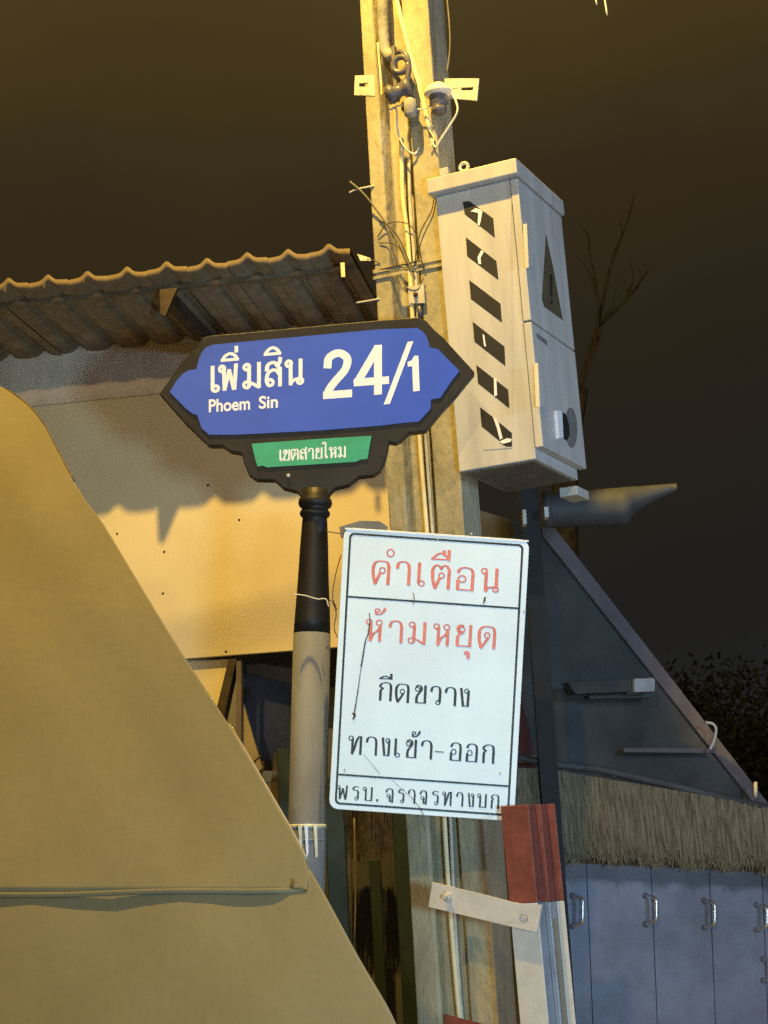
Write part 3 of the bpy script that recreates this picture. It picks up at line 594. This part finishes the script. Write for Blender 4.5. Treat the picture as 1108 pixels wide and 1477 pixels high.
# paler line along the slanted edge: its lit rim put into colour
B().tube([onP(p.x+.5, p.y, cp0, cn, -.016) for p in ee[44:-8]], .003, 6).mk('lit_edge_line', M_canvas2, cv, True)
B().tube([onP(p.x+1, p.y, cp0, cn, -.004) for p in ee[5:26]], .0032, 6).mk('dark_binding', M_wireD, cv, True)
# hem: rolled roll across
hm = [onP(x, 1291-.018*x+1.2*math.sin(x*.02), cp0, cn, .001-(0 if x < 400 else (x-400)*.0003)) for x in range(-420, 440, 12)]
B().tube(hm, .0065, 10, flat=.8).mk('rolled_hem', M_canvas, cv, True)
# lower valance hanging behind the hem
vn = V((-.30, -.675, .575)); hl_ = (onP(440, 1285, cp0, cn)-onP(-300, 1296, cp0, cn)).normalized(); vn = (vn-hl_*vn.dot(hl_)).normalized(); vp0 = onP(300, 1290, cp0, cn, -.004)
le = cr([V((448, 1254, 0)), V((470, 1292, 0)), V((520, 1384, 0)), V((560, 1452, 0)), V((583, 1500, 0)), V((640, 1610, 0)), V((700, 1730, 0)), V((780, 1900, 0)), V((860, 2100, 0))], 4)
bb = B(); NC = 22
for i, p in enumerate(le):
    for j in range(NC):
        s_ = 1-(1-j/(NC-1))**2.2; x = -420+(p.x+420)*s_; drop = -.010*max(0, (j-(NC-2)))
        bb.v.append(onP(x, p.y, vp0, vn, bulge(x, p.y)*min(1, (1-s_)*6+.05)+drop))
for i in range(len(le)-1):
    for j in range(NC-1): bb.f.append((i*NC+j, (i+1)*NC+j, (i+1)*NC+j+1, i*NC+j+1))
lv = bb.mk('lower_panel', M_canvas, cv, True); m_ = lv.modifiers.new('solid', 'SOLIDIFY'); m_.thickness = .03; m_.offset = -1

# ================================================================== HOUSE (left, behind)
HY = math.radians(9); ha = V((math.cos(HY), -math.sin(HY), 0)); hd = V((math.sin(HY), math.cos(HY), 0))
ev = atY(250, 403, 7.0)                          # a point on the eave's lower edge
hs = thing('house', V((ev.x, ev.y+1, 0)), 'low house with corrugated eave and cream boarded front, behind the blue sign', 'house')
def hp_(x, y, dd, off=0): return onP(x, y, ev+hd*dd, -hd, off)      # pixel onto a plane dd metres behind the eave
OV = .86
zs_ = ev.z
# roof tiles: shared mesh, run along ha, rising 0 along hd
pitch = .168; n_t = 14; Lr = 1.9; rise = -.02
endp = hp_(507, 372, 0); e0 = (endp-ev).dot(ha)
prof = []
for i in range(25):
    x = i/24*pitch; s_ = x/pitch
    y = .004*math.sin(s_*math.pi) + .026*math.exp(-((s_-.5)/.13)**2)
    prof.append((x, y))
tb_ = B(); 
nL = 2
for j in range(nL):
    for (x, y) in prof: tb_.v.append(ha*x + hd*(j*Lr) + V((0, 0, y+rise*j*Lr)))
for (x, y) in prof: tb_.v.append(ha*x + V((0, 0, y-.024)))
for (x, y) in prof: tb_.v.append(ha*x + hd*Lr+ V((0, 0, y-.024+rise*Lr)))
n = len(prof)
for i in range(n-1): tb_.f += [(i, i+1, n+i+1, n+i), (i+2*n, i+3*n, i+3*n+1, i+2*n+1), (i, i+2*n, i+2*n+1, i+1)]
me = bpy.data.meshes.new('roof_tile'); me.from_pydata([tuple(v) for v in tb_.v], [], tb_.f); me.update(); me.materials.append(M_tile)
for p in me.polygons: p.use_smooth = True
for i in range(n_t):
    o = bpy.data.objects.new('roof_tile', me); COL.objects.link(o); o.parent = hs
    jit = random.uniform(-.004, .004)
    o.location = ev + ha*(e0-(i+1)*pitch) + V((0, 0, .040+jit)) - hd*(.03+jit) - hs.location
# fascia purlin under the tiles and rafters
def hbox(p, l, d, h, nm, m, par=hs, bv=.003):
    o = B().box(p, ha*l, hd*d, V((0, 0, h))).mk(nm, m, par)
    if bv: bevel(o, bv, 1)
    return o
Lh = n_t*pitch
hbox(ev+ha*(e0-Lh)+hd*.10+V((0, 0, -.004)), Lh-.01, .03, .02, 'eave_purlin', M_tile)
for x in (232,):
    p = hp_(x, 408, .04); p.z = ev.z-.085
    B().box(p, ha*.045, hd*(OV-.05), V((0, 0, .055))).mk('rafter', M_wood, hs)
    q_ = V((p.x, p.y, ev.z-.085)); B().slab([q_-hd*.001+V((0, 0, .055)), q_-hd*.001+V((0, 0, -.05))+ha*.0, q_-hd*.001+ha*.02+V((0, 0, -.06)), q_-hd*.001+ha*.075+V((0, 0, .055))], -hd*.02).mk('rafter_shadow_wedge', M_wood, hs)  # wedge added at the rafter end to cast the spiked shadow
p = hp_(492, 395, -.01); hbox(V((p.x, p.y, ev.z-.07)), .016, .004, .06, 'hanging_clip', M_tape, bv=0)
# upper wall and cream board
wl0 = ev + hd*OV
def hw(x, y, off=0): return onP(x, y, wl0, -hd, off)
pl = hw(-200, 1100); 
hl = (pl-wl0).dot(ha)
er = (hw(532, 700)-wl0).dot(ha)
zt = hw(150, 577).z; zb = hw(300, 949).z
hbox(V((wl0.x, wl0.y, zt+.004))+ha*hl, er-hl-.04, .08, ev.z+.05-zt, 'upper_wall', M_wallg)
zmid = (zt+zb)/2
wdt = (er+.13-hl)
o = hbox(V((wl0.x, wl0.y, zb))+ha*hl-hd*.025, wdt, .022, zt-zb-.004, 'cream_board', M_board)
# screws in the board
for x, y in ((169, 770), (237, 796), (235, 856), (345, 750), (326, 940), (300, 700)):
    c = hw(x, y, .025); B().lathe(c, -hd, [(0, .006), (.002, .005)], 8).mk('board_screw', M_wood, hs)
p = V((wl0.x, wl0.y, 0)); pz = zb-.35
hbox(V((wl0.x, wl0.y, zb+.02))+ha*(er+.16)-hd*.005, .035, .04, zt-zb+.2, 'edge_post', M_wallg)
hbox(V((wl0.x, wl0.y, zb+.0))+ha*(er+.205)-hd*.015, .05, .04, zt-zb+.3, 'edge_trim', M_board)
# below the board: recess, posts, beam
hbox(V((wl0.x, wl0.y, 0))+ha*hl+hd*.45, er-hl+.2, .05, zb+.15, 'lower_wall', M_bluewall)
q = hw(283, 951, -.02); q2 = hw(333, 951, -.02)
B().slab([hw(240, 952, -.02), hw(338, 951, -.02), hw(300, 1060, -.02), hw(240, 1060, -.02)][::-1], hd*.02).mk('yellow_side_panel', M_board, hs)
B().slab([hw(330, 950, .01), hw(341, 950, .01), hw(322, 1040, .01), hw(308, 1040, .01)][::-1], hd*.04).mk('slanted_brace', M_wood, hs)
B().slab([hw(336, 975, -.05), hw(341, 955, -.05), hw(341, 1120, -.05), hw(300, 1120, -.05), hw(310, 1040, -.05)][::-1], hd*.01).mk('pale_panel', M_pipe, hs)
B().slab([hw(341, 952, .0), hw(348, 952, .0), hw(348, 1130, .0), hw(339, 1130, .0)][::-1], hd*.04).mk('thin_post', M_lav, hs)
B().slab([hw(351, 1016, -.06), hw(378, 1108, -.06), hw(366, 1118, -.06), hw(350, 1118, -.06)][::-1], hd*.02).mk('broken_panel', M_canvas2, hs)
B().slab([hw(345, 952, -.1), hw(425, 965, -.1), hw(425, 987, -.1), hw(345, 968, -.1)][::-1], hd*.06).mk('cross_beam', M_dark, hs)
B().slab([hw(396, 1086, -.12), hw(408, 1086, -.12), hw(404, 1180, -.12), hw(385, 1180, -.12)][::-1], hd*.06).mk('short_post', M_wood, hs)
B().slab([hw(372, 1112, -.12), hw(405, 1112, -.12), hw(400, 1128, -.12), hw(378, 1128, -.12)][::-1], hd*.1).mk('shelf', M_bluewall, hs)
for P, lb in ((((347, 1075), (352, 1082), (350, 1090), (356, 1092)), 'small crooked dark twig beside the thin post, poking up behind the tan cover'),
              (((362, 1108), (368, 1098), (377, 1090)), 'short dark twig slanting up to the right behind the tan cover edge'),
              (((370, 1122), (380, 1110), (379, 1098)), 'lowest bent dark twig behind the tan cover edge, by the shelf')):
    cable('twig', [hw(x, y, .1) for x, y in P], .004, M_wood, lb, 'twig', 'twigs behind the canvas cover')
# wall behind with darkness inside (right of grey post, low)
rp_ = thing('straw_screen', atY(545, 1477, 7.4)*1.0, 'dark hanging straw screen low between the grey post and the pole', 'screen')
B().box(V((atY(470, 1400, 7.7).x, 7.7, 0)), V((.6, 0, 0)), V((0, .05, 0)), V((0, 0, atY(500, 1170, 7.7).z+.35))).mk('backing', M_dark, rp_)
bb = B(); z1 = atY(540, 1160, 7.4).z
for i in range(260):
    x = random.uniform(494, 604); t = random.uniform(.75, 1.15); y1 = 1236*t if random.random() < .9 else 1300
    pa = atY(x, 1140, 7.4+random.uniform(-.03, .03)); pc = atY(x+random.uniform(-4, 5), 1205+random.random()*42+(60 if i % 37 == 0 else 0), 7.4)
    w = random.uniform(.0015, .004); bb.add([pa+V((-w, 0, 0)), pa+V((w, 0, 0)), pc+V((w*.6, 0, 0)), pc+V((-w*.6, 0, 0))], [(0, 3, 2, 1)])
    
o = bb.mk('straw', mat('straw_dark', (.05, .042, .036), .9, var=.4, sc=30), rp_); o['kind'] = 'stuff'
cable('hanging_string', [atY(511, 1180, 7.3), atY(513, 1290, 7.3), atY(511, 1370, 7.3), atY(512, 1480, 7.3)], .004, M_straw, 'pale string hanging in front of the dark straw screen', 'string')
def vpost(name, xa, xb, yref, Y, ytop, m, label, cat='post', dep=.06):
    pa = atY(xa, yref, Y); pc = atY(xb, yref, Y); zt_ = atY((xa+xb)/2, ytop, Y).z
    o = B().box(V((pa.x, Y, 0)), V((pc.x-pa.x, 0, 0)), V((0, dep, 0)), V((0, 0, zt_))).mk(name, m, None, loc=(pa.x, Y, 0)); bevel(o, .003, 1); tag(o, label, cat); return o
vpost('green_post', 472, 500, 1250, 7.1, 1120, M_teal, 'dark green square post just right of the grey sign post')
vpost('green_post', 578, 606, 1400, 7.1, 1150, M_teal, 'dark green square post hard against the left of the concrete pole')
vpost('green_post', 402, 421, 1150, 7.2, 1080, M_teal, 'dark green post showing left of the grey sign post')
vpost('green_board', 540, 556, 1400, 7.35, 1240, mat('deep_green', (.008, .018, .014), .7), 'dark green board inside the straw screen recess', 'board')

# ================================================================== RIGHT SIDE HUT
KY = 6.6
hut = thing('thatched_stall', V((atY(900, 1400, 6.9).x, 6.9, 0)), 'stall with a straw fringed eave and blue doors at the lower right', 'stall')
sa = math.radians(-14)
ka = V((math.cos(sa), -math.sin(sa)*-1*-1, 0)).normalized()
# receding to the right: use plane through fringe whose right end is farther
kn = V((.30, -.954, 0)).normalized(); k0_ = atY(900, 1200, 6.5)
kp = lambda x, y, off=0: onP(x, y, k0_, kn, off)
def kslab(q, back, nm, m, off=0, par=hut, bv=.002):
    o = B().slab([kp(x, y, off) for x, y in q][::-1], -kn*back).mk(nm, m, par)
    if bv: bevel(o, bv, 1)
    return o
# ridge pipe over fringe
B().tube([kp(735, 1090, .03), kp(800, 1103, .03), kp(860, 1109, .03), kp(930, 1124, .03), kp(1020, 1145, .03), kp(1180, 1181, .03)], .014, 10).mk('eave_pole', M_tube, hut, True)
bb = B(); bg_ = []
random.seed(11)
def top_y(x): return 1106+(x-745)*.166 if x > 800 else 1112
def bot_y(x): return 1236+(x-795)*.055+6*math.sin(x*.11)+4*math.sin(x*.31)
for layer in range(3):
    for i in range(1500):
        x = random.uniform(738, 1180); y0 = top_y(x)-4; y1 = bot_y(x)-layer*6+random.uniform(-10, 6)
        if x < 795: y1 = min(y1, 1246)
        lean = random.gauss(12, 7); w = random.uniform(.0016, .0042); of = .012+layer*.010+random.uniform(0, .010)
        pts = []
        for t in (0, .5, 1):
            pts.append(kp(x+lean*t*t+random.uniform(-1, 1), y0+(y1-y0)*t, of + .02*t))
        cl_ = random.random()
        bb.add([pts[0]+V((-w, 0, 0)), pts[0]+V((w, 0, 0)), pts[1]+V((-w, -w, 0)), pts[1]+V((w, -w, 0)), pts[2]+V((-w*.4, 0, 0)), pts[2]+V((w*.4, 0, 0))], [(0, 2, 3, 1), (2, 4, 5, 3)])
o = bb.mk('straw_fringe', M_straw, hut); o['kind'] = 'stuff'
kslab([(738, 1104), (1180, 1180), (1180, 1262), (738, 1240)], .01, 'fringe_backing', mat('straw_back', (.10, .075, .045), .9, var=.4, sc=40, stretch=(6, 6, .6)), -.002)
# blue doors with chrome handles
dk = -.16
cuts = [742, 845, 938, 1022, 1098, 1190]
for i in range(5):
    x0, x1 = cuts[i]+.6, cuts[i+1]-.6
    d0 = kslab([(x0, 1225), (x1, 1225), (x1+18, 1660), (x0+18, 1660)], .02, 'blue_door', M_bluedoor, dk+random.uniform(-.002, .002), bv=.001)
for hx, y0, y1 in ((826, 1292, 1336), (932, 1292, 1333), (1016, 1299, 1338), (1091, 1305, 1341), (1101, 1383, 1414)):
    A = kp(hx, y0, dk+.004); C = kp(hx, y1, dk+.004); out = kn*.035+V((.022, 0, 0))
    h_ = B().tube(cr([A, A+out*.9+(C-A)*.12, A+out+(C-A)*.5, A+out*.9+(C-A)*.88, C], 5), .0075, 10).mk('handle', M_chrome, hut, True)
    for P in (A, C): B().lathe(P-kn*.004, kn, [(0, .011), (.006, .010), (.009, .007)], 12).mk('handle_boss', M_insul, hut, True)
# dark body of the stall above fringe: sloping roof sheet with a raking angle
bp0 = atY(850, 900, 7.3)
bk_ = lambda x, y, off=0: onP(x, y, bp0, kn, off)
o = B().slab([bk_(x, y) for x, y in ((688, 735), (782, 762), (1100, 1172), (1190, 1290), (1190, 1320), (680, 1320))][::-1], -kn*.04).mk('dark_side_wall', M_dark, hut)
o = B().slab([bk_(x, y, .02) for x, y in ((783, 757), (797, 757), (1103, 1152), (1200, 1277), (1188, 1287), (1089, 1160), (783, 772))][::-1], -kn*.03).mk('raking_angle', M_lav, hut)
o = B().slab([bk_(x, y, .10) for x, y in ((740, 1000), (752, 1010), (772, 1085), (772, 1108), (738, 1108))][::-1], -kn*.05).mk('red_brown_post', mat('redbrown', (.10, .03, .025), .7), hut)
o = B().slab([bk_(x, y, .12) for x, y in ((738, 1086), (773, 1090), (773, 1102), (738, 1099))][::-1], -kn*.05).mk('pink_block', mat('pinkblock', (.25, .13, .09), .7), hut)
o = B().slab([bk_(x, y, .14) for x, y in ((820, 984), (916, 979), (916, 997), (830, 1001))][::-1], -kn*.06).mk('box_beam', M_dark, hut)
o = B().slab([bk_(x, y, .16) for x, y in ((915, 979), (943, 978), (945, 981), (944, 997), (915, 998))][::-1], -kn*.08).mk('beam_end', mat('beam_end_lit', (.34, .36, .40), .5), hut)  # lit face of the beam end, put into a paler colour
o = B().slab([bk_(x, y, .08) for x, y in ((850, 1003), (940, 1000), (940, 1006), (850, 1008))][::-1], -kn*.04).mk('under_beam', M_tube, hut)
o = B().slab([bk_(x, y, .06) for x, y in ((900, 1079), (1035, 1079), (1030, 1086), (900, 1085))][::-1], -kn*.03).mk('cross_rail', M_lav, hut)
B().tube(cr([bk_(1018, 1042, .1), bk_(1028, 1044, .1), bk_(1033, 1052, .1), bk_(1030, 1068, .1), bk_(1024, 1081, .1)]), .006, 8).mk('bent_rod', M_whitep, hut, True)
B().tube([bk_(1090, 1128, .1), bk_(1090, 1150, .1)], .008, 8).mk('short_peg', M_iron, hut, True)
# dark post under cabinet and small clamps
dp = thing('dark_steel_post', V((atY(778, 900, 6.3).x, 6.3, 0)), 'dark steel post standing under and behind the meter cabinet', 'post')
pa = atY(764, 900, 6.3); B().box(V((pa.x, 6.3, 0)), V((.062, 0, 0)), V((0, .06, 0)), V((0, 0, atY(775, 660, 6.3).z))).mk('steel_tube', mat('dark_steel', (.018, .018, .018), .7), dp)
for x0, y0, w, h in ((754, 735, 5, 21), (785, 731, 6, 15)):
    P = [atY(x0, y0, 6.25), atY(x0+w, y0, 6.25), atY(x0+w+1, y0+h, 6.25), atY(x0+1, y0+h, 6.25)]
    B().slab(P[::-1], V((0, .05, 0))).mk('pale_clip', M_whitep, dp)
# drooping sheet awning tube
aw = thing('rolled_awning', atY(800, 735, 6.7), 'dark grey rolled awning tube with a curved flared end, right of the cabinet base', 'awning')
NP = 26; bb = B(); NR = 14
for i in range(NP):
    t = i/(NP-1); x = 792+t*184
    yt = 711-14*t; 
    if x < 905: yb = 761-3*t
    else:
        u_ = (x-905)/71.0; yb = 758-46*(u_**.55)-3*u_
    c = (yt+yb)/2; r = max(.6, (yb-yt)/2)
    ctr = atY(x, c, 6.7); rr = r/FPX*6.7*1.02
    for k_ in range(NR):
        a = 2*math.pi*k_/NR; bb.v.append(ctr+V((0, math.cos(a)*rr, math.sin(a)*rr)))
for i in range(NP-1):
    for k_ in range(NR): bb.f.append((i*NR+k_, i*NR+(k_+1) % NR, (i+1)*NR+(k_+1) % NR, (i+1)*NR+k_))
bb.f += [tuple(range(NR)), tuple((NP-1)*NR+k_ for k_ in range(NR-1, -1, -1))]
bb.mk('awning_roll', M_tube, aw, True)
B().lathe(atY(792, 735, 6.7)+V((-.03, 0, 0)), (1, 0, 0), [(0, .05), (.01, .068), (.03, .07)], 18).mk('end_cap', M_dark, aw, True)

# ================================================================== TREE far right
random.seed(5)
tb0 = atY(835, 1240, 24); tb0.z = 0
tr = thing('shade_tree', tb0, 'dim dark leafy tree with faint bare limbs, behind and right of the cabinet', 'tree')
def limb(pts, r0, r1, par, name='limb'): B().tube(cr(pts, 5), r0, 8, r2=r1).mk(name, M_bark, par, True)
T = lambda x, y, d=0: atY(x, y, 24+d)
limb([tb0, T(820, 1000), T(815, 700), T(835, 560)], .26, .13, tr, 'trunk')
tips = []
for P in ([(835, 560), (862, 470), (882, 380), (905, 320), (915, 280)], [(835, 560), (858, 500), (862, 430), (850, 360)], [(862, 470), (905, 430), (935, 390)]):
    limb([T(x, y, random.uniform(-.6, .6)) if i else T(x, y) for i, (x, y) in enumerate(P)], .038, .008, tr)
    for _ in range(3):
        k_ = random.randrange(1, len(P)); x, y = P[k_]; a = random.uniform(-2.2, -.9); L2 = random.uniform(30, 70)
        limb([T(x, y), T(x+L2*.5*math.cos(a)+6, y+L2*.5*math.sin(a)), T(x+L2*math.cos(a), y+L2*math.sin(a))], .016, .006, tr, 'twig')
for x, y in ((960, 1060), (1040, 1090), (1100, 1060), (1100, 1130), (1000, 1120), (930, 1080)): tips.append(T(x, y, random.uniform(0, 2)))
bb = B()
for _ in range(260):
    c = random.choice(tips)+V((random.gauss(0, .6), random.gauss(0, .9), random.gauss(-.1, .42)))
    for _ in range(70):
        p = c+V((random.gauss(0, .26), random.gauss(0, .3), random.gauss(0, .2)))
        u_ = V((random.uniform(-1, 1), random.uniform(-1, 1), random.uniform(-1, 1))).normalized()*random.uniform(.04, .08); v_ = u_.cross(V((random.uniform(-1, 1), random.uniform(-1, 1), random.uniform(-1, 1)))).normalized()*random.uniform(.015, .03)
        bb.add([p-u_, p+v_, p+u_, p-v_], [(0, 1, 2, 3)])
bb.mk('crown', M_leaf, tr)
